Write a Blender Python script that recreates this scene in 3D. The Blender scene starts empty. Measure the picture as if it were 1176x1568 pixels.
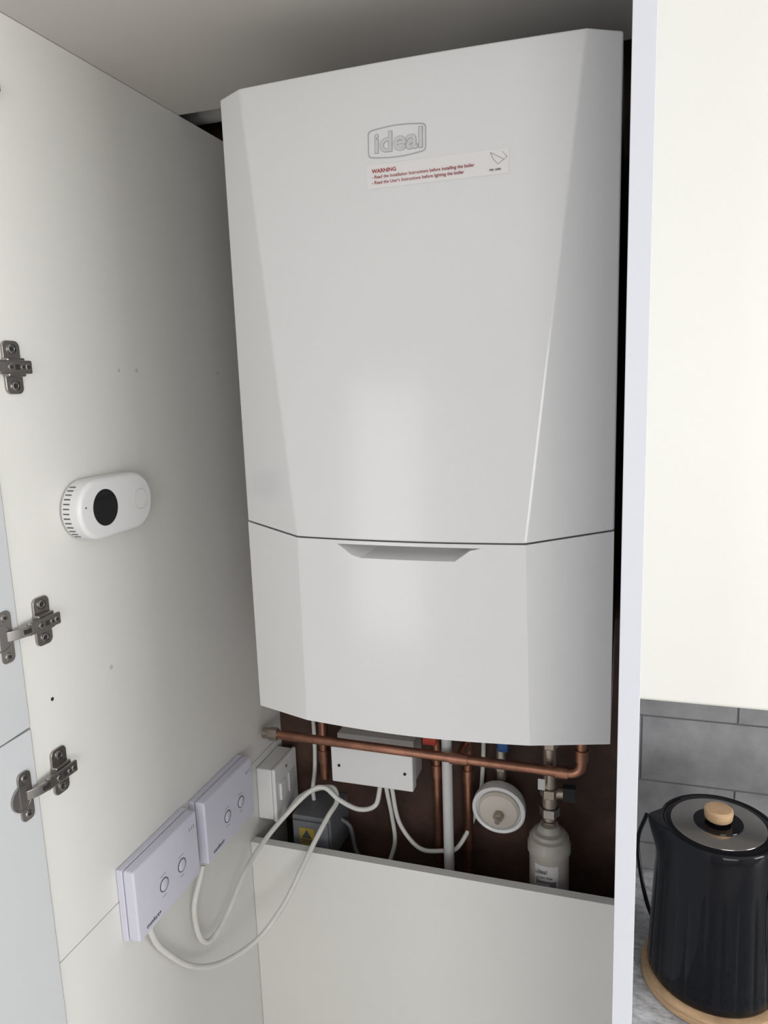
import bpy, bmesh, math, random
from mathutils import Vector, Matrix
random.seed(3)
ZOFF=2.10
sc=bpy.context.scene
sc.view_settings.view_transform='Standard'
sc.view_settings.look='None'
W=.445
# ------------------------------------------------------------------ materials
def mat(name,col,rough=.5,metal=0.,bump=0.,bscale=60.,var=0.,vscale=4.,coat=0.,stretch=None,spec=.5,bdist=.002):
    m=bpy.data.materials.new(name); m.use_nodes=True
    nt=m.node_tree; b=nt.nodes['Principled BSDF']
    b.inputs['Base Color'].default_value=(*col,1); b.inputs['Roughness'].default_value=rough
    b.inputs['Metallic'].default_value=metal
    b.inputs['Specular IOR Level'].default_value=spec
    if coat: b.inputs['Coat Weight'].default_value=coat; b.inputs['Coat Roughness'].default_value=.05
    tc=nt.nodes.new('ShaderNodeTexCoord'); mp=nt.nodes.new('ShaderNodeMapping')
    nt.links.new(tc.outputs['Object'],mp.inputs['Vector'])
    if stretch: mp.inputs['Scale'].default_value=stretch
    if var:
        n=nt.nodes.new('ShaderNodeTexNoise'); n.inputs['Scale'].default_value=vscale; n.inputs['Detail'].default_value=8; n.inputs['Roughness'].default_value=.65
        nt.links.new(mp.outputs[0],n.inputs['Vector'])
        r=nt.nodes.new('ShaderNodeValToRGB'); r.color_ramp.elements[0].position=.3; r.color_ramp.elements[1].position=.7
        r.color_ramp.elements[0].color=(*[max(0,c*(1-var)) for c in col],1); r.color_ramp.elements[1].color=(*[min(1,c*(1+var)) for c in col],1)
        nt.links.new(n.outputs['Fac'],r.inputs['Fac']); nt.links.new(r.outputs['Color'],b.inputs['Base Color'])
    if bump:
        n=nt.nodes.new('ShaderNodeTexNoise'); n.inputs['Scale'].default_value=bscale; n.inputs['Detail'].default_value=4
        nt.links.new(mp.outputs[0],n.inputs['Vector'])
        bp=nt.nodes.new('ShaderNodeBump'); bp.inputs['Strength'].default_value=bump; bp.inputs['Distance'].default_value=bdist
        nt.links.new(n.outputs['Fac'],bp.inputs['Height']); nt.links.new(bp.outputs[0],b.inputs['Normal'])
    return m
M={}
M['lam']=mat('laminate_white',(.765,.755,.72),.5,bump=.05,bscale=900,var=.015,vscale=3)
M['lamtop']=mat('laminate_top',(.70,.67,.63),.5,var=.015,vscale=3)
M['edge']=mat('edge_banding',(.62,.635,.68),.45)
M['cream']=mat('satin_cream_door',(.775,.765,.715),.42)
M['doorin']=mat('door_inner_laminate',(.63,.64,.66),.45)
M['boil']=mat('boiler_enamel',(.625,.62,.615),.17,bump=.03,bscale=500,coat=.12)
M['boild']=mat('seam_block_slot_dark',(.10,.10,.10),.5)
M['logo']=mat('logo_grey',(.34,.34,.35),.4)
M['logof']=mat('logo_fill',(.50,.50,.50),.35)
M['label']=mat('clear_label',(.66,.64,.63),.28)
M['red']=mat('red_print',(.30,.035,.03),.5)
M['dark']=mat('dark_print',(.06,.06,.07),.5)
M['wplast']=mat('white_plastic',(.78,.78,.78),.3)
M['lplast']=mat('lavender_white_plastic',(.68,.68,.785),.42)
M['gplast']=mat('light_grey_plastic',(.58,.57,.56),.35)
M['cart']=mat('beige_cartridge_plastic',(.36,.335,.30),.28,var=.10,vscale=20)
M['ivory']=mat('aged_ivory_plastic',(.58,.53,.47),.4,var=.08,vscale=20)
M['blackgl']=mat('black_gloss',(.012,.012,.014),.08)
M['hole']=mat('dark_recess',(.02,.02,.02),.8)
M['copper']=mat('copper_pipe',(.38,.185,.125),.34,metal=.9,var=.4,vscale=14,bump=.05)
M['brass']=mat('plated_brass',(.40,.34,.29),.35,metal=.85,var=.2,vscale=25)
M['steel']=mat('hinge_nickel',(.38,.36,.345),.27,metal=1.,var=.08,vscale=30)
M['chrome']=mat('polished_steel',(.44,.42,.40),.16,metal=1.)
M['brown']=mat('brown_back_board',(.065,.033,.023),.75,var=.5,vscale=9,bump=.2,bscale=120)
M['cable']=mat('white_cable',(.72,.71,.67),.4,var=.06,vscale=40)
M['pvc']=mat('white_pvc',(.60,.60,.60),.35)
M['dgrey']=mat('dark_grey_box',(.16,.165,.18),.45)
M['yellow']=mat('yellow_label',(.36,.27,.05),.6)
M['blue']=mat('blue_handle',(.02,.08,.25),.4)
M['redh']=mat('red_handle',(.40,.05,.03),.4)
M['kettle']=mat('kettle_black',(.0022,.0026,.005),.10,spec=.26)
M['wood']=mat('kettle_wood',(.50,.33,.19),.5,var=.3,vscale=20,stretch=(1,1,8),bump=.1)
M['tile']=mat('grey_stone_tile',(.275,.275,.28),.5,var=.30,vscale=11,bump=.12,bscale=40)
M['grout']=mat('grey_grout',(.15,.15,.15),.8)
M['wall']=mat('wall_paint',(.80,.785,.755),.8,bump=.05,bscale=300)
M['ceil']=mat('ceiling_paint',(.85,.85,.84),.9)
M['floor']=mat('floor_grey',(.50,.48,.45),.5,var=.15,vscale=6)
M['frame']=mat('window_frame_white',(.8,.8,.8),.3)
M['work']=mat('worktop_stone',(.52,.52,.53),.4,var=.5,vscale=42,stretch=(1.4,2.6,1),bump=.1,bscale=80)
# ------------------------------------------------------------------ helpers
ROOTS=[]
def root(name):
    e=bpy.data.objects.new(name,None); e.empty_display_size=.05; sc.collection.objects.link(e); ROOTS.append(e); return e
def mk(bm,name,m,parent=None,smooth=False,bevel=0.,seg=2,ang=30,sharp=None):
    bmesh.ops.recalc_face_normals(bm,faces=bm.faces)
    me=bpy.data.meshes.new(name); bm.to_mesh(me); bm.free()
    o=bpy.data.objects.new(name,me); sc.collection.objects.link(o)
    if m: me.materials.append(M[m])
    if smooth or bevel:
        for p in me.polygons: p.use_smooth=True
        me.set_sharp_from_angle(angle=math.radians(sharp or (40 if smooth else 60)))
    if bevel:
        b=o.modifiers.new('bev','BEVEL'); b.width=bevel; b.segments=seg; b.limit_method='ANGLE'; b.angle_limit=math.radians(ang); b.harden_normals=True
    if parent: o.parent=parent
    else: ROOTS.append(o)
    return o
def boxes(name,L,m,parent=None,bevel=0.,seg=2):
    bm=bmesh.new()
    for (x0,x1,y0,y1,z0,z1) in L:
        vs=[bm.verts.new((x,y,z)) for x in (x0,x1) for y in (y0,y1) for z in (z0,z1)]
        for f in ((0,1,3,2),(4,6,7,5),(0,4,5,1),(2,3,7,6),(0,2,6,4),(1,5,7,3)): bm.faces.new([vs[i] for i in f])
    return mk(bm,name,m,parent,bevel=bevel,seg=seg)
def box(name,x0,x1,y0,y1,z0,z1,m,parent=None,bevel=.0,seg=2):
    return boxes(name,[(x0,x1,y0,y1,z0,z1)],m,parent,bevel,seg)
def frame(d):
    d=Vector(d).normalized(); u=d.cross(Vector((0,0,1)))
    if u.length<1e-3: u=d.cross(Vector((0,1,0)))
    u.normalize(); return d,u,d.cross(u)
def lathe(name,base,axis,prof,m,parent=None,n=32,cap=True,sharp=35):
    d,u,v=frame(axis); base=Vector(base); bm=bmesh.new(); rings=[]
    for r,h in prof:
        rings.append([bm.verts.new(base+d*h+(u*math.cos(2*math.pi*i/n)+v*math.sin(2*math.pi*i/n))*max(r,1e-5)) for i in range(n)])
    for a,b in zip(rings,rings[1:]):
        for i in range(n): bm.faces.new((a[i],a[(i+1)%n],b[(i+1)%n],b[i]))
    if cap:
        bm.faces.new(rings[0]); bm.faces.new(rings[-1])
    return mk(bm,name,m,parent,smooth=True,sharp=sharp)
def cyl(name,p0,p1,r,m,parent=None,n=24,ch=.0):
    p0=Vector(p0);p1=Vector(p1);L=(p1-p0).length
    pr=[(r,0),(r,L)] if not ch else [(r-ch,0),(r,ch),(r,L-ch),(r-ch,L)]
    return lathe(name,p0,p1-p0,pr,m,parent,n)
def nut(name,p0,p1,r,m,parent=None): return cyl(name,p0,p1,r,m,parent,n=6,ch=.0012)
def smoothpts(P,sub=8):
    P=[Vector(p) for p in P]; out=[]
    Q=[P[0]*2-P[1]]+P+[P[-1]*2-P[-2]]
    for i in range(1,len(Q)-2):
        a,b,c,d=Q[i-1:i+3]
        for k in range(sub):
            t=k/sub
            out.append(.5*((2*b)+(c-a)*t+(2*a-5*b+4*c-d)*t*t+(3*b-a-3*c+d)*t**3))
    out.append(P[-1]); return out
def tube(name,P,r,m,parent=None,n=12,sm=True,sub=8):
    P=smoothpts(P,sub) if sm else [Vector(p) for p in P]
    bm=bmesh.new(); prev=None; rings=[]
    for i,p in enumerate(P):
        t=(P[min(i+1,len(P)-1)]-P[max(i-1,0)]).normalized()
        if prev is None: _,u,_=frame(t)
        else: u=(prev-t*prev.dot(t)).normalized()
        prev=u; v=t.cross(u)
        rings.append([bm.verts.new(p+(u*math.cos(2*math.pi*k/n)+v*math.sin(2*math.pi*k/n))*r) for k in range(n)])
    for a,b in zip(rings,rings[1:]):
        for i in range(n): bm.faces.new((a[i],a[(i+1)%n],b[(i+1)%n],b[i]))
    bm.faces.new(rings[0]); bm.faces.new(rings[-1])
    return mk(bm,name,m,parent,smooth=True)
def bend(P,rad,k=6):
    P=[Vector(p) for p in P]; out=[P[0]]
    for i in range(1,len(P)-1):
        a,b,c=P[i-1],P[i],P[i+1]; d1=(a-b).normalized()*rad; d2=(c-b).normalized()*rad
        for j in range(k+1):
            t=j/k; out.append((b+d1)*(1-t)**2+b*2*t*(1-t)+(b+d2)*t*t)
    out.append(P[-1]); return out
def prism(name,pts,axis,lo,hi,m,parent=None,bevel=0.,seg=2,smooth=False):
    bm=bmesh.new()
    def P(a,b,c): return {0:(c,a,b),1:(a,c,b),2:(a,b,c)}[axis]
    A=[bm.verts.new(P(a,b,lo)) for a,b in pts]; B=[bm.verts.new(P(a,b,hi)) for a,b in pts]
    bm.faces.new(A); bm.faces.new(B)
    for i in range(len(pts)):
        j=(i+1)%len(pts); bm.faces.new((A[i],A[j],B[j],B[i]))
    return mk(bm,name,m,parent,smooth=smooth,bevel=bevel,seg=seg)
def rrect(a0,a1,b0,b1,r,k=6):
    o=[]
    for cx,cy,s in ((a1-r,b1-r,0),(a0+r,b1-r,90),(a0+r,b0+r,180),(a1-r,b0+r,270)):
        for i in range(k+1):
            t=math.radians(s+90*i/k); o.append((cx+r*math.cos(t),cy+r*math.sin(t)))
    return o
def text(name,s,loc,rot,size,m,parent,offset=0.,ext=.0002,align='LEFT',sx=1.):
    c=bpy.data.curves.new(name,'FONT'); c.body=s; c.size=size; c.extrude=ext; c.offset=offset; c.align_x=align
    o=bpy.data.objects.new(name+'_c',c); sc.collection.objects.link(o)
    bpy.context.view_layer.update()
    me=bpy.data.meshes.new_from_object(o.evaluated_get(bpy.context.evaluated_depsgraph_get()))
    bpy.data.objects.remove(o); me.materials.clear(); me.materials.append(M[m])
    q=bpy.data.objects.new(name,me); sc.collection.objects.link(q); q.parent=parent
    q.location=loc; q.rotation_euler=rot; q.scale=(sx,1,1); return q

# ------------------------------------------------------------------ room shell
ZF,ZC=-2.10,.42
XL,XR,YF,YB=-2.2,3.0,-3.2,.47
XN=-.82
def span(name,axis_y,a0,a1,y0,y1,wins,m):
    L=[];c=a0
    for a,b,z0,z1 in wins:
        L+= [(c,a,ZF,ZC),(a,b,ZF,z0),(a,b,z1,ZC)]; c=b
    L.append((c,a1,ZF,ZC))
    if axis_y: L=[(y0,y1,p,q,r,s) for p,q,r,s in L]
    else: L=[(p,q,y0,y1,r,s) for p,q,r,s in L]
    return boxes(name,L,m)
box('floor',XL-.1,XR+.1,YF-.1,YB+.1,ZF-.06,ZF,'floor')
box('ceiling',XL-.1,XR+.1,YF-.1,YB+.1,ZC,ZC+.06,'ceil')
box('wall_back',XL-.1,XR+.1,YB,YB+.1,ZF,ZC,'wall')
box('wall_left',XL-.1,XL,YF,YB,ZF,ZC,'wall')
WF=[(-2.0,-.50,-2.05,.12),(.75,2.5,-1.15,.15)]
WR=[(-1.25,-.25,-1.1,.15)]
span('wall_front',False,XL-.1,XR+.1,YF-.1,YF,WF,'wall')
span('wall_right',True,YF,YB,XR,XR+.1,WR,'wall')
for i,(a,b,z0,z1) in enumerate(WF):
    wn=root('window_%d'%(i+1)); t=.055
    boxes('frame',[(a,a+t,YF-.08,YF-.02,z0,z1),(b-t,b,YF-.08,YF-.02,z0,z1),(a+t,b-t,YF-.08,YF-.02,z0,z0+t),(a+t,b-t,YF-.08,YF-.02,z1-t,z1),((a+b)/2-.03,(a+b)/2+.03,YF-.08,YF-.02,z0+t,z1-t)],'frame',wn,.003)
a,b,z0,z1=WR[0]; t=.055
wn=root('window_3')  # added opening out of view, made for the extra light from the right
boxes('frame',[(XR+.02,XR+.08,a,a+t,z0,z1),(XR+.02,XR+.08,b-t,b,z0,z1),(XR+.02,XR+.08,a+t,b-t,z0,z0+t),(XR+.02,XR+.08,a+t,b-t,z1-t,z1)],'frame',wn,.003)

# ------------------------------------------------------------------ tall cupboard carcass
xl,xr,yf,yw=-.204,.4532,-.183,.45
XS=xl+.0004
cup=root('tall_cupboard')
box('left_panel_upper',xl-.018,xl,yf,yw,-1.0305,.082,'lam',cup,bevel=.0006)
box('left_panel_lower',xl-.018,xl,yf,yw,-2.0,-1.0318,'lam',cup,bevel=.0006)
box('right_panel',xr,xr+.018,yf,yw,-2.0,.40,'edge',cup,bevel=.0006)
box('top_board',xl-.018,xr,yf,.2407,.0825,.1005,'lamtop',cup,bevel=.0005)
box('added_void_cover',xl-.019,xr,yf,yf+.018,.101,ZC,'lam',cup)  # added and unseen: keeps room light out of the void above
box('false_panel',xl+.0005,xr-.0005,.297,.315,-2.0,-1.1755,'lam',cup,bevel=.0008)
box('bottom_board',xl,xr,yf,.297,-2.0,-1.982,'lam',cup)
box('plinth',xl-.018,xr+.018,yf+.05,yf+.068,ZF,-2.0,'lam',cup)
box('back_board',xl-.019,xr+.018,yw,YB-.001,ZF,ZC,'brown',cup)
for i,(y,z,r) in enumerate(((.040,-.302,.0026),(.079,-.302,.0030),(-.035,-.699,.0034),(.30,-.305,.003))):
    cyl('filled_hole_%d'%i,(xl-.001,y,z),(xl+.0003,y,z),r,'gplast',cup,12)
cyl('drill_hole',(xl-.001,-.145,-.697),(xl+.0004,-.145,-.697),.0024,'hole',cup,12)
nb=root('added_light_block_unit'); NX=xl-.0205  # added unit out of view, closes the void's left side to light
box('side',XN,XN+.018,yf,yw-.001,-2.0,ZC-.001,'lam',nb)
box('front_upper',XN+.019,NX,yf,yf+.018,-.7,.10,'cream',nb,bevel=.002)
box('front_lower',XN+.019,NX,yf,yf+.018,-1.99,-.704,'cream',nb,bevel=.002)
box('added_unit_fascia',XN+.019,NX,yf,yf+.018,.102,ZC-.001,'lam',nb)
box('back_board',XN,NX,yw,YB-.001,ZF+.001,ZC-.001,'brown',nb)

def door(name,z0,z1,ang):
    d=root(name)
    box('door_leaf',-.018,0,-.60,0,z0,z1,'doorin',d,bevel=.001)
    d.location=(-.2010,yf-.003,0); d.rotation_euler=(0,0,math.radians(ang)); return d
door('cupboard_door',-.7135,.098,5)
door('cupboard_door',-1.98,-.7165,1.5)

def hinge(zc):
    h=root('cabinet_hinge'); y=-.148
    prism('mounting_plate',rrect(y-.0125,y+.0125,zc-.0295,zc+.0295,.007),0,XS,xl+.0032,'steel',h,bevel=.0007)
    for s in (1,-1):
        lathe('euro_screw_%d'%s,(xl+.003,y,zc+s*.0205),(1,0,0),[(.0062,0),(.0058,.0016),(.0045,.0020),(.0043,.0010),(.0016,.0008)],'steel',h,20)
        cyl('screw_slot_%d'%s,(xl+.0035,y,zc+s*.0205),(xl+.0047,y,zc+s*.0205),.0026,'hole',h,6)
    box('saddle',XS,xl+.010,y-.014,y+.012,zc-.0105,zc+.0105,'steel',h,bevel=.002)
    box('arm',xl+.010,xl+.0145,yf+.004,y+.017,zc-.0075,zc+.0075,'steel',h,bevel=.0018)
    boxes('arm_slot',[(xl+.0142,xl+.0148,y-.008,y-.002,zc-.003,zc+.003)],'hole',h)
    for i,yy in enumerate((y-.015,y+.002,y+.010)):
        cyl('arm_screw_%d'%i,(xl+.014,yy,zc),(xl+.0158,yy,zc),.0042 if i!=1 else .003,'steel',h,16,.0006)
        cyl('arm_screw_recess_%d'%i,(xl+.0155,yy,zc),(xl+.0161,yy,zc),.0021,'hole',h,6)
    pts=[(yf+.010,xl+.0140),(yf-.002,xl+.0150),(yf-.012,xl+.0130),(yf-.024,xl+.0075),(yf-.024,xl+.0045),(yf-.010,xl+.0085),(yf-.001,xl+.0105),(yf+.010,xl+.0100)]
    prism('crank_link',[(b_,a_) for a_,b_ in pts],2,zc-.0058,zc+.0058,'steel',h,bevel=.0008)
    for s in (1,-1):
        cyl('link_pin_%d'%s,(xl+.0118,yf+.004,zc+s*.0055),(xl+.0118,yf+.004,zc+s*.0072),.0022,'steel',h,12)
    box('link_shadow_gap',xl+.0144,xl+.0154,yf-.006,yf+.004,zc-.0025,zc+.0025,'hole',h)
    yc=yf-.024; x=-.1985
    prism('cup_flange',rrect(yc-.0095,yc+.0095,zc-.030,zc+.030,.0065),0,x-.0020,x+.001,'steel',h,bevel=.0005)
    lathe('cup_rim',(x-.001,yc-.006,zc),(1,0,0),[(.0155,0),(.0155,.0028),(.0138,.0028),(.0130,.0005)],'steel',h,28)
    for s in (1,-1):
        lathe('flange_screw_%d'%s,(x+.0008,yc,zc+s*.0225),(1,0,0),[(.0050,0),(.0042,.0014),(.0015,.0016)],'steel',h,16)
        cyl('flange_screw_slot_%d'%s,(x+.002,yc,zc+s*.0225),(x+.0029,yc,zc+s*.0225),.0020,'hole',h,6)
for z in (-.003,-.300,-.5965,-.789): hinge(z)

# ------------------------------------------------------------------ boiler
bo=root('wall_mounted_boiler')
NA=16
def prof(a,d,zo,zi,bul,zb,back=.43):
    p=[(0.,back,zo),(0.,0.,zo)]
    for i in range(NA+1):
        t=i/NA; s=math.sin(math.pi*t)
        p.append((a+(W-2*a)*t,-d-bul*s,zi+zb*s))
    p+=[(W,0.,zo),(W,back,zo)]
    return p
def loft(name,rings,m,bevel,ang=12):
    bm=bmesh.new(); R=[[bm.verts.new(p) for p in r] for r in rings]
    for a,b in zip(R,R[1:]):
        for i in range(len(a)):
            j=(i+1)%len(a); bm.faces.new((a[i],a[j],b[j],b[i]))
    bm.faces.new(R[0]); bm.faces.new(R[-1])
    return mk(bm,name,m,bo,bevel=bevel,seg=3,ang=ang,sharp=25)
top=prof(.0336,.0161,-.002,.0,.003,.001)
bot=prof(.0895,.0476,-.4978,-.5060,.004,-.001)
loft('upper_cover',[top,bot],'boil',.0022)
t2=prof(.0893,.0468,-.4992,-.5074,.004,-.001)
b2=prof(.0860,.0415,-.7478,-.7395,.004,-.0035)
lw=loft('lower_cover',[t2,b2],'boil',.0020)
bm=bmesh.new()
tz,bz=-.5125,-.5300
frp=[(.124,-.075,tz+.0),(.322,-.075,tz),(.289,-.075,bz-.006),(.157,-.075,bz-.006)]
bkp=[(.158,-.020,tz),(.292,-.020,tz),(.266,-.020,-.519),(.182,-.020,-.519)]
A=[bm.verts.new(p) for p in frp];B=[bm.verts.new(p) for p in bkp]
bm.faces.new(A);bm.faces.new(B)
for i in range(4): bm.faces.new((A[i],A[(i+1)%4],B[(i+1)%4],B[i]))
cut=mk(bm,'cutter',None,bo)
bm2=lw.modifiers.new('cut','BOOLEAN'); bm2.object=cut; bm2.operation='DIFFERENCE'; bm2.solver='EXACT'
bev=lw.modifiers['bev']; bev.show_viewport=False; bpy.context.view_layer.update()
me=bpy.data.meshes.new_from_object(lw.evaluated_get(bpy.context.evaluated_depsgraph_get()))
lw.modifiers.remove(lw.modifiers['cut']); lw.data=me; bev.show_viewport=True
for p in me.polygons: p.use_smooth=True
me.set_sharp_from_angle(angle=math.radians(25))
bpy.data.objects.remove(cut)
box('seam_light_block',.012,W-.012,.004,.42,-.735,-.01,'boild',bo)  # unseen dark body, added to block light behind the cover seam
def yfr(x,z):
    k=min(1,max(0,-z/.5055)); a=.0336+(.0895-.0336)*k; d=.0161+(.0476-.0161)*k; b=.003+.001*k
    return -d-b*math.sin(math.pi*(x-a)/(W-2*a))
tl=math.radians(90-3.6)
def on(x,z,e=.0002): return (x,yfr(x,z)-e,z)
text('logo_text','ideal',on(.1935,-.0900,.0001),(tl,0,math.radians(-.3)),.0285,'logo',bo,offset=.0010,ext=.0003,sx=1.04)
text('logo_text_inner','ideal',on(.1935,-.0900,.0004),(tl,0,math.radians(-.3)),.0285,'logof',bo,offset=.0003,ext=.0003,sx=1.04)
bm=bmesh.new()
def cush(x0,x1,z0,z1,bl,r,k=10):
    o=[]; n=10
    for i in range(n+1):
        t=i/n; o.append((x0+r+(x1-x0-2*r)*t, z1+bl*math.sin(math.pi*t)))
    o.append((x1-r*.3,z1-r*.3))
    o.append((x1,z1-r)); o.append((x1,z0+r)); o.append((x1-r*.3,z0+r*.3))
    for i in range(n+1):
        t=i/n; o.append((x1-r-(x1-x0-2*r)*t, z0-bl*math.sin(math.pi*t)))
    o.append((x0+r*.3,z0+r*.3)); o.append((x0,z0+r)); o.append((x0,z1-r)); o.append((x0+r*.3,z1-r*.3))
    return o
O=cush(.1870,.2510,-.0950,-.0665,.0022,.004); I=cush(.1880,.2500,-.0940,-.0675,.0022,.0036)
ov=[bm.verts.new(on(x,z,.0006)) for x,z in O]; iv=[bm.verts.new(on(x,z,.0006)) for x,z in I]
for i in range(len(ov)):
    j=(i+1)%len(ov); bm.faces.new((ov[i],ov[j],iv[j],iv[i]))
mk(bm,'logo_outline','logo',bo)
bm=bmesh.new(); n=10; lo=[];hi=[]
for i in range(n+1):
    x=.185+.152*i/n; lo.append(bm.verts.new(on(x,-.1265,.0003))); hi.append(bm.verts.new(on(x,-.1020,.0003)))
for i in range(n): bm.faces.new((lo[i],lo[i+1],hi[i+1],hi[i]))
mk(bm,'warning_label','label',bo)
text('warning_title','WARNING',on(.191,-.1105,.0006),(tl,0,0),.0056,'red',bo,offset=.0001)
text('warning_line_1','- Read the Installation Instructions before installing the boiler',on(.191,-.1162,.0006),(tl,0,0),.0048,'red',bo,sx=.93)
text('warning_line_2',"- Read the User's Instructions before lighting the boiler",on(.191,-.1219,.0006),(tl,0,0),.0048,'red',bo,sx=.93)
def line(name,pts,r,m):
    tube(name,[on(x,z,.0006) for x,z in pts],r,m,bo,6,sm=False)
line('peel_icon_1',[(.318,-.1045),(.332,-.1125),(.326,-.1165),(.3215,-.1120),(.318,-.1045)],.0003,'logo')
line('peel_icon_2',[(.326,-.1165),(.335,-.1105),(.330,-.1045),(.335,-.1105)],.0003,'logo')
text('peel_text','PEEL HERE',on(.317,-.1225,.0006),(tl,0,0),.0026,'dark',bo)

fl=root('flue_duct')
tube('duct',bend([(.20,.33,.0),(.20,.33,.15),(-.78,.33,.15)],.07),.05,'gplast',fl,24,sm=False)
# ------------------------------------------------------------------ carbon monoxide alarm
co=root('carbon_monoxide_alarm')
def pill(y0,y1,z,r,k=16):
    o=[(y1+r*math.cos(t),z+r*math.sin(t)) for t in [math.radians(-90+180*i/k) for i in range(k+1)]]
    o+=[(y0+r*math.cos(t),z+r*math.sin(t)) for t in [math.radians(90+180*i/k) for i in range(k+1)]]
    return o
prism('body',pill(-.062,.010,-.476,.0385),0,XS,xl+.031,'wplast',co,bevel=.006,seg=5)
cyl('display',(xl+.0300,-.052,-.475),(xl+.0316,-.052,-.475),.0235,'blackgl',co,40,.0003)
lathe('test_button',(xl+.0300,.020,-.475),(1,0,0),[(.0142,0),(.0142,.0015),(.0138,.0016),(.0134,.0011),(.012,.0012)],'gplast',co,32)
lathe('test_button_face',(xl+.0300,.020,-.475),(1,0,0),[(.0132,0),(.0132,.0014),(.001,.0014)],'wplast',co,32)
cyl('status_led',(xl+.0300,-.088,-.470),(xl+.0314,-.088,-.470),.0012,'dark',co,10)
k=0
for a in range(126,240,9):
    t=math.radians(a); cy,cz=-.062+.0384*math.cos(t),-.476+.0384*math.sin(t)
    bm=bmesh.new(); bmesh.ops.create_cube(bm,size=1)
    bmesh.ops.transform(bm,matrix=Matrix.Translation((xl+.0115,cy,cz))@Matrix.Rotation(t,4,'X')@Matrix.Diagonal((.009,.0010,.0016,1)),verts=bm.verts)
    mk(bm,'vent_slot_%d'%k,'boild',co); k+=1

# ------------------------------------------------------------------ heating control boxes
def ctrl(y0,z1,b1,b2):
    c=root('heating_control_box'); y1=y0+.160; z0=z1-.110
    box('back_plate',XS,xl+.010,y0,y1,z0,z1,'lplast',c,bevel=.0012)
    prism('cover',rrect(y0+.0008,y1-.0008,z0+.0008,z1-.0008,.004),0,xl+.0105,xl+.0285,'lplast',c,bevel=.003,seg=4)
    for i,b in enumerate((b1,b2)):
        zc=(z0+z1)/2-.008
        lathe('button_ring_%d'%i,(xl+.0280,b,zc),(1,0,0),[(.0104,0),(.0104,.0012),(.0090,.0012),(.0090,.0002)],'dark',c,32)
        lathe('button_%d'%i,(xl+.0280,b,zc),(1,0,0),[(.0090,0),(.0090,.0012),(.0080,.0018),(.0005,.0018)],'lplast',c,32)
        box('caption_%d'%i,xl+.0284,xl+.0287,b-.008,b+.006,zc+.0150,zc+.0162,'logo',c)
        box('caption_low_%d'%i,xl+.0284,xl+.0287,b-.006,b+.004,zc-.0175,zc-.0163,'logo',c)
    boxes('status_lights',[(xl+.0284,xl+.0289,y1-.024+.006*i,y1-.0215+.006*i,z1-.024,z1-.019) for i in range(3)],'logo',c)
    text('maker_mark','comfort+',(xl+.0287,y0+.018,z0+.010),(math.radians(90),0,math.radians(90)),.009,'dark',c,offset=.0001)
ctrl(-.069,-.981,-.004,.042)
ctrl(.112,-.984,.180,.226)

sp=root('fused_spur_switch')
box('pattress_box',XS,xl+.032,.335,.428,-1.150,-1.046,'wplast',sp,bevel=.003,seg=3)
box('face_plate',xl+.033,xl+.041,.333,.430,-1.152,-1.044,'wplast',sp,bevel=.003,seg=3)
box('rocker',xl+.040,xl+.045,.350,.372,-1.115,-1.080,'wplast',sp,bevel=.0015)
box('fuse_carrier',xl+.040,xl+.044,.388,.415,-1.118,-1.078,'gplast',sp,bevel=.0012)
cyl('screw',(xl+.040,.382,-1.060),(xl+.0418,.382,-1.060),.003,'brass',sp,12)

# ------------------------------------------------------------------ pipework
pw=root('copper_pipework')
r=.0085; py=.355
tube('main_run',bend([(-.170,py,-.9815),(.396,py,-.9870),(.396,py,-.745)],.022),r,'copper',pw,16,sm=False)
nut('elbow_nut_left',(-.180,py,-.9815),(-.162,py,-.9815),.0125,'brass',pw)
cyl('elbow_left',(-.192,py,-.9815),(-.178,py,-.9815),.0105,'brass',pw)
tube('elbow_back',bend([(-.186,py,-.9815),(-.190,py,-.9815),(-.190,.44,-.9815)],.004),.008,'copper',pw,14,sm=False)
cyl('elbow_sleeve',(.396,py,-.962),(.396,py,-.942),.0108,'copper',pw)
cyl('elbow_sleeve_b',(.354,py,-.9866),(.374,py,-.9868),.0108,'copper',pw)
for i,(x,y,zb) in enumerate(((-.100,.425,-1.10),(.130,.425,-1.42),(.190,.420,-1.42))):
    cyl('riser_%d'%i,(x,y,zb),(x,y,-.745),.0085,'copper',pw)
    cyl('riser_coupler_%d'%i,(x,y,-1.065),(x,y,-1.040),.0108,'copper',pw)
cyl('tee_stub',(.172,py,-.9848),(.204,py,-.9851),.0108,'copper',pw)
cyl('tee_drop',(.188,py,-.985),(.188,.420,-.992),.0095,'copper',pw)
nut('riser_nut',(.19,.42,-.935),(.19,.42,-.955),.014,'brass',pw)
cyl('isolation_red_stem',(.128,.385,-.965),(.128,.425,-.965),.008,'brass',pw)
box('red_lever',.116,.142,.374,.384,-.978,-.962,'redh',pw,bevel=.003)
cyl('isolation_blue_stem',(.261,.39,-.962),(.261,.44,-.962),.009,'brass',pw)
box('blue_lever',.251,.271,.376,.388,-.976,-.952,'blue',pw,bevel=.004)
cyl('blue_riser',(.261,.425,-.96),(.261,.425,-.745),.0085,'copper',pw)
wp=root('white_waste_pipe')
cyl('pipe',(.160,.381,-1.60),(.160,.381,-.745),.0095,'pvc',wp,24)
cyl('pipe_coupling',(.160,.381,-.960),(.160,.381,-.930),.0115,'pvc',wp,24)

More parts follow.
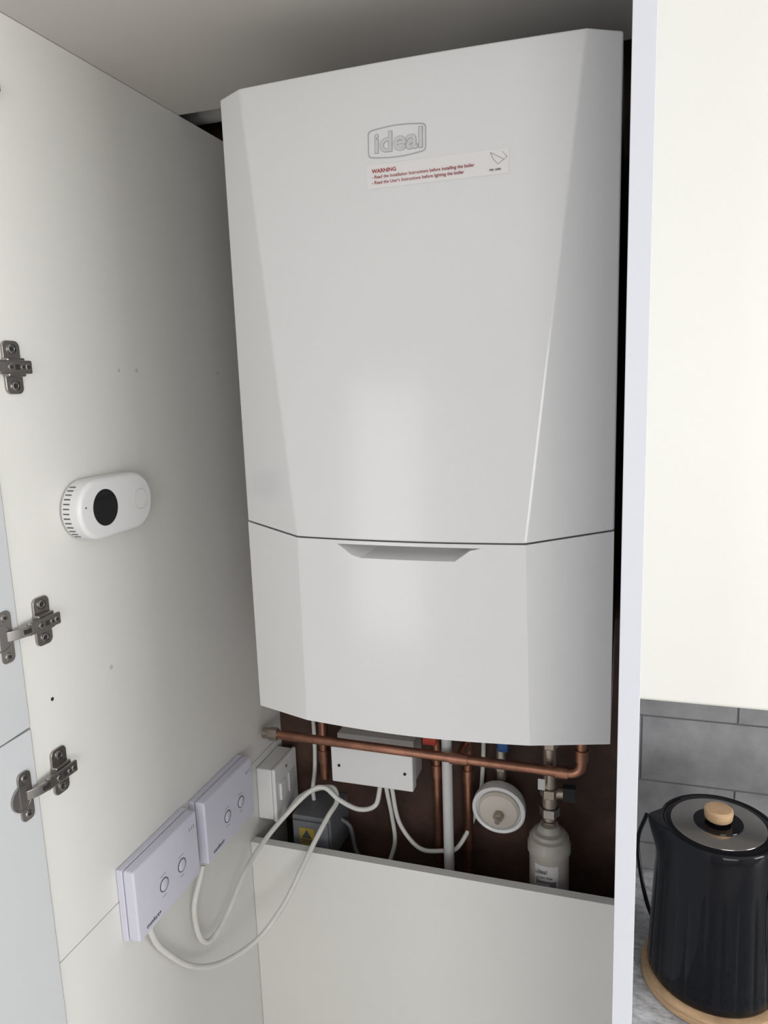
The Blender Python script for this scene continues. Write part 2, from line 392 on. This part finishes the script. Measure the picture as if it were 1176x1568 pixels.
jb=root('wiring_junction_box')
box('box_base',-.058,.094,.395,.449,-1.068,-.985,'gplast',jb,bevel=.002)
box('box_lid',-.062,.098,.370,.394,-1.072,-1.000,'wplast',jb,bevel=.003,seg=3)
for i,x in enumerate((-.046,.083)):
    cyl('lid_screw_%d'%i,(x,.3685,-1.037),(x,.372,-1.037),.0028,'hole',jb,12)
for i,x in enumerate((.026,.038,.048)):
    cyl('gland_%d'%i,(x,.395,-1.080),(x,.395,-1.066),.006,'wplast',jb,14)
tube('cable_run_a',[(.038,.395,-1.075),(.038,.396,-1.09),(.042,.410,-1.153),(.046,.410,-1.207),(.031,.410,-1.266),(.02,.41,-1.36)],.0042,'cable',jb)
tube('cable_run_b',[(.048,.395,-1.075),(.049,.397,-1.09),(.060,.400,-1.157),(.098,.395,-1.199),(.140,.402,-1.203),(.175,.400,-1.185),(.205,.438,-1.12),(.214,.440,-1.04),(.216,.440,-.95),(.216,.43,-.745)],.0042,'cable',jb)

tb=root('electrical_terminal_box')
box('housing',-.142,-.062,.352,.449,-1.230,-1.142,'dgrey',tb,bevel=.003)
box('housing_lid',-.138,-.066,.346,.353,-1.226,-1.150,'dgrey',tb,bevel=.002)
box('warning_label',-.124,-.094,.3445,.3462,-1.196,-1.162,'yellow',tb)
prism('hazard_triangle',[(-.119,-1.182),(-.099,-1.182),(-.109,-1.165)],1,.3436,.3447,'dark',tb)
boxes('label_print',[(-.121,-.097,.3438,.3447,-1.187,-1.1855),(-.121,-.101,.3438,.3447,-1.191,-1.1895)],'dark',tb)
tube('supply_cable',[(-.130,.440,-.745),(-.128,.440,-.90),(-.124,.436,-1.02),(-.123,.428,-1.085),(-.125,.418,-1.122),(-.120,.41,-1.145)],.0042,'cable',tb)
tube('flex_cable',[(-.064,.41,-1.175),(-.045,.41,-1.19),(-.035,.41,-1.24),(-.01,.41,-1.27),(.015,.43,-1.27)],.0042,'dgrey',tb)

tv=root('round_pressure_vessel')
c=(.252,.372,-1.088)
lathe('outer_dish',(c[0],c[1]+.045,c[2]),(0,-1,-.10),[(.024,0),(.045,.010),(.0475,.022),(.0475,.034),(.045,.036),(.041,.034),(.040,.028)],'wplast',tv,48)
lathe('inner_disc',(c[0],c[1]+.028,c[2]-.002),(0,-1,-.10),[(.038,0),(.037,.016),(.033,.021),(.020,.023),(.001,.024)],'ivory',tv,48)
nut('centre_nut',(c[0]+.002,c[1]+.006,c[2]-.006),(c[0]+.002,c[1]-.008,c[2]-.008),.009,'brass',tv)
cyl('centre_pin',(c[0]+.002,c[1]-.006,c[2]-.008),(c[0]+.002,c[1]-.016,c[2]-.010),.0045,'steel',tv)
cyl('top_stub',(c[0],.42,-1.05),(c[0],.42,-.99),.009,'brass',tv)
nut('top_nut',(c[0],.42,-1.015),(c[0],.42,-1.032),.013,'brass',tv)
cyl('wall_stub',(c[0],.41,-1.088),(c[0],.449,-1.088),.012,'brass',tv)

fc=root('water_filter_cartridge')
fx,fy=.342,.372
lathe('cartridge',(fx,fy,-1.408),(0,0,1),[(.034,0),(.034,.257),(.0335,.262),(.037,.264),(.037,.278),(.034,.283),(.034,.290),(.029,.293),(.028,.299),(.021,.302),(.016,.312)],'cart',fc,40)
bm=bmesh.new(); n=14; A=[];B=[]
for i in range(n+1):
    t=math.radians(-90-38+70*i/n); A.append(bm.verts.new((fx+.0344*math.cos(t),fy+.0344*math.sin(t),-1.235))); B.append(bm.verts.new((fx+.0344*math.cos(t),fy+.0344*math.sin(t),-1.155)))
for i in range(n): bm.faces.new((A[i],A[i+1],B[i+1],B[i]))
mk(bm,'cartridge_label','gplast',fc)
bm=bmesh.new(); A=[];B=[]
for i in range(n+1):
    t=math.radians(-90-34+60*i/n); A.append(bm.verts.new((fx+.0347*math.cos(t),fy+.0347*math.sin(t),-1.235))); B.append(bm.verts.new((fx+.0347*math.cos(t),fy+.0347*math.sin(t),-1.183)))
for i in range(n): bm.faces.new((A[i],A[i+1],B[i+1],B[i]))
mk(bm,'cartridge_label_band','dgrey',fc)
text('label_text','ideal',(fx-.020,fy-.0352,-1.169),(math.radians(90),0,0),.011,'dark',fc)
text('label_text_a','system filter',(fx-.019,fy-.0352,-1.178),(math.radians(90),0,0),.0058,'dark',fc)
text('label_text_b','SYSTEM\nCLEANER',(fx-.018,fy-.0352,-1.192),(math.radians(90),0,0),.0065,'wplast',fc)
for i,(z0,z1,rr,m_,nn) in enumerate(((-1.102,-1.092,.015,'brass',6),(-1.092,-1.082,.011,'brass',20),(-1.082,-1.066,.0175,'steel',6),(-1.066,-1.046,.0125,'brass',20),(-1.046,-1.030,.0165,'brass',6),(-1.030,-.955,.0115,'brass',20),(-.955,-.938,.015,'brass',6),(-.938,-.745,.0085,'copper',20))):
    cyl('valve_stage_%d'%i,(fx,fy+.006,z0),(fx,fy+.006,z1),rr,m_,fc,nn,.001)
cyl('valve_side',(fx,fy+.006,-1.040),(fx+.038,fy+.012,-1.040),.010,'brass',fc)
nut('valve_side_nut',(fx+.022,fy+.010,-1.040),(fx+.044,fy+.012,-1.040),.0145,'hole',fc)
box('valve_tag',fx-.018,fx-.006,fy-.013,fy-.0115,-1.026,-1.006,'gplast',fc)

cb=root('control_box_cable')
tube('cable_run',[(-.186,-.030,-1.094),(-.188,-.028,-1.105),(-.194,0.,-1.158),(-.188,.060,-1.237),(-.170,.120,-1.277),(-.134,.180,-1.273),(-.101,.220,-1.229),(-.082,.260,-1.183),(-.070,.290,-1.152),(-.056,.330,-1.119),(-.050,.360,-1.106),(-.064,.378,-1.090),(-.099,.372,-1.095),(-.130,.370,-1.114),(-.148,.370,-1.136),(-.158,.372,-1.149)],.0046,'cable',cb)
cb=root('control_box_cable')
tube('cable_run',[(-.187,.113,-1.096),(-.188,.106,-1.110),(-.194,.090,-1.157),(-.191,.0933,-1.211),(-.186,.114,-1.2345),(-.178,.1527,-1.220),(-.171,.2133,-1.176),(-.163,.269,-1.154),(-.140,.318,-1.126),(-.099,.345,-1.085),(-.073,.358,-1.080),(-.046,.362,-1.103),(-.012,.375,-1.125),(.018,.385,-1.118),(.026,.395,-1.082)],.0046,'cable',cb)

# ------------------------------------------------------------------ right-hand kitchen
X2=xr+.0185
for i in range(2):
    a=X2+.6*i; wc=root('wall_cabinet')
    box('carcass',a,a+.597,.137,YB-.001,-.735,.20,'lam',wc)
    box('door_leaf',a+.001,a+.596,.115,.135,-.741,.20,'cream',wc,bevel=.006,seg=5)
ty=.440; th=.1195; L=[]
x0=X2; x1=2.4
z=-.9085+th*2; row=-2
while z>-1.20:
    zt=min(z,-.7355); zbm=max(z-th,-1.2)
    if zt>zbm:
        off=.641 if row%2 else .491
        xs=off-.30*6
        while xs<x1:
            a=max(xs,x0);b=min(xs+.30,x1)
            if b-a>.01: L.append((a+.0014,b-.0014,ty,ty+.012,zbm+.0014,zt-.0014))
            xs+=.30
    z-=th; row+=1
tiles=root('wall_tiles')
boxes('tile_courses',L,'tile',tiles,bevel=.0008)
box('grout_bed',x0,x1,ty+.0016,YB-.0005,-1.2,-.7355,'grout',tiles)
wt=root('kitchen_worktop')
box('slab',X2,x1,-.19,YB-.001,-1.24,-1.2002,'work',wt,bevel=.003)
bc=root('base_cabinet')
box('carcass',X2,x1,-.14,YB-.002,-2.0,-1.241,'lam',bc)
for i in range(3):
    a=X2+.6*i; box('door_leaf_%d'%i,a+.002,min(a+.598,x1),-.162,-.142,-1.99,-1.25,'cream',bc,bevel=.003)
box('plinth',X2,x1,-.09,-.07,ZF,-2.0,'lam',bc)

# ------------------------------------------------------------------ kettle
kt=root('electric_kettle'); kx,ky,kz=.588,.205,-1.200
lathe('wood_ring_base',(kx,ky,kz),(0,0,1),[(.088,0),(.0955,.003),(.096,.006),(.0948,.0068),(.096,.0076),(.096,.011),(.0948,.0118),(.096,.0126),(.0955,.017),(.090,.019),(.05,.019)],'wood',kt,64)
bm=bmesh.new(); n=288; rings=[]
zs=[0,.002,.006,.02,.05,.08,.11,.14,.155,.165,.175,.185,.195,.205,.213,.221,.227,.230]
for h in zs:
    k=h/.230
    rr=.0880-.0100*k
    if h<.006: rr-= .003*(1-h/.006)
    if h>.218: rr-=.0022*((h-.218)/.012)**2
    rib=max(0,min(1,(h-.004)/.012))*max(0,min(1,(.175-h)/.03))
    ring=[]
    for i in range(n):
        t=2*math.pi*i/n
        fl_=abs(math.sin(t*12))
        q=rr-rib*.0016*(1-fl_)**2.5
        dd=abs((t-math.radians(186)+math.pi)%(2*math.pi)-math.pi)
        sp_=max(0,1-dd/.38)**1.3*max(0,min(1,(h-.18)/.05))
        q+=.017*sp_
        ring.append(bm.verts.new((kx+q*math.cos(t),ky+q*math.sin(t),kz+.019+h+.006*sp_)))
    rings.append(ring)
for rr_,dz in ((.0735,.231),(.0715,.230),(.0705,.226)):
    rings.append([bm.verts.new((kx+rr_*math.cos(2*math.pi*i/n),ky+rr_*math.sin(2*math.pi*i/n),kz+.019+dz)) for i in range(n)])
for a,b in zip(rings,rings[1:]):
    for i in range(n): bm.faces.new((a[i],a[(i+1)%n],b[(i+1)%n],b[i]))
bm.faces.new(rings[0])
mk(bm,'body','kettle',kt,smooth=True,sharp=50)
zl=kz+.019+.226
lathe('lid_rim',(kx,ky,zl),(0,0,1),[(.0710,-.001),(.0705,.003),(.066,.0045),(.060,.0040)],'kettle',kt,64)
lathe('lid_plate',(kx,ky,zl),(0,0,1),[(.0620,.003),(.0615,.0050),(.059,.0056),(.001,.007)],'chrome',kt,64)
lathe('lid_centre',(kx,ky,zl+.0065),(0,0,1),[(.0325,0),(.032,.0012),(.001,.0016)],'kettle',kt,48)
cyl('knob_stem',(kx,ky,zl+.008),(kx,ky,zl+.014),.011,'chrome',kt)
lathe('knob',(kx,ky,zl+.012),(0,0,1),[(.0165,0),(.018,.002),(.019,.010),(.0185,.014),(.0165,.0155),(.001,.016)],'wood',kt,40)
tube('handle',[(kx+.070,ky-.020,kz+.235),(kx+.105,ky-.028,kz+.248),(kx+.145,ky-.036,kz+.225),(kx+.150,ky-.038,kz+.15),(kx+.135,ky-.034,kz+.075),(kx+.082,ky-.02,kz+.055)],.010,'kettle',kt,16)
tube('power_cord',[(kx-.06,ky+.06,kz+.008),(kx-.085,ky+.12,kz+.02),(kx-.10,ky+.17,kz+.09),(kx-.085,ky+.215,kz+.12)],.0035,'kettle',kt,10)

# ------------------------------------------------------------------ camera
R=[(0.95116,0.30673,-0.03472),(-0.01977,0.17277,0.98476),(0.30805,-0.93599,0.17039)]
cd=bpy.data.cameras.new('camera'); cam=bpy.data.objects.new('camera',cd); sc.collection.objects.link(cam)
mw=Matrix(((R[0][0],R[1][0],R[2][0]),(R[0][1],R[1][1],R[2][1]),(R[0][2],R[1][2],R[2][2])))
cam.matrix_world=Matrix.Translation((.4543,-.8260,-.3327+ZOFF))@mw.to_4x4()
cd.sensor_fit='VERTICAL'; cd.sensor_height=36; cd.sensor_width=27; cd.lens=1132.8/1568*36; cd.clip_start=.01
sc.camera=cam

# ------------------------------------------------------------------ light
def area(name,loc,rot,sx,sy,p,col):
    l=bpy.data.lights.new(name,'AREA'); l.shape='RECTANGLE'; l.size=sx; l.size_y=sy; l.energy=p; l.color=col
    o=bpy.data.objects.new(name,l); sc.collection.objects.link(o); o.location=loc; o.rotation_euler=rot; return o
P_=(18.5,33.5)
for i,(a,b,z0,z1) in enumerate(WF):
    area('window_daylight_%d'%(i+1),((a+b)/2,YF-.01,(z0+z1)/2+ZOFF),(math.radians(90),0,0),b-a-.1,z1-z0-.1,P_[i],(1,.99,.98))
a,b,z0,z1=WR[0]
area('window_daylight_3',(XR+.01,(a+b)/2,(z0+z1)/2+ZOFF),(math.radians(90),0,math.radians(90)),b-a-.1,z1-z0-.1,36,(1,.99,.98))  # added fill lamp, brightens the left panel from the right
w=bpy.data.worlds.new('world'); sc.world=w; w.use_nodes=True
w.node_tree.nodes['Background'].inputs[0].default_value=(.8,.88,1,1); w.node_tree.nodes['Background'].inputs[1].default_value=1.0
for o in ROOTS: o.location.z+=ZOFF
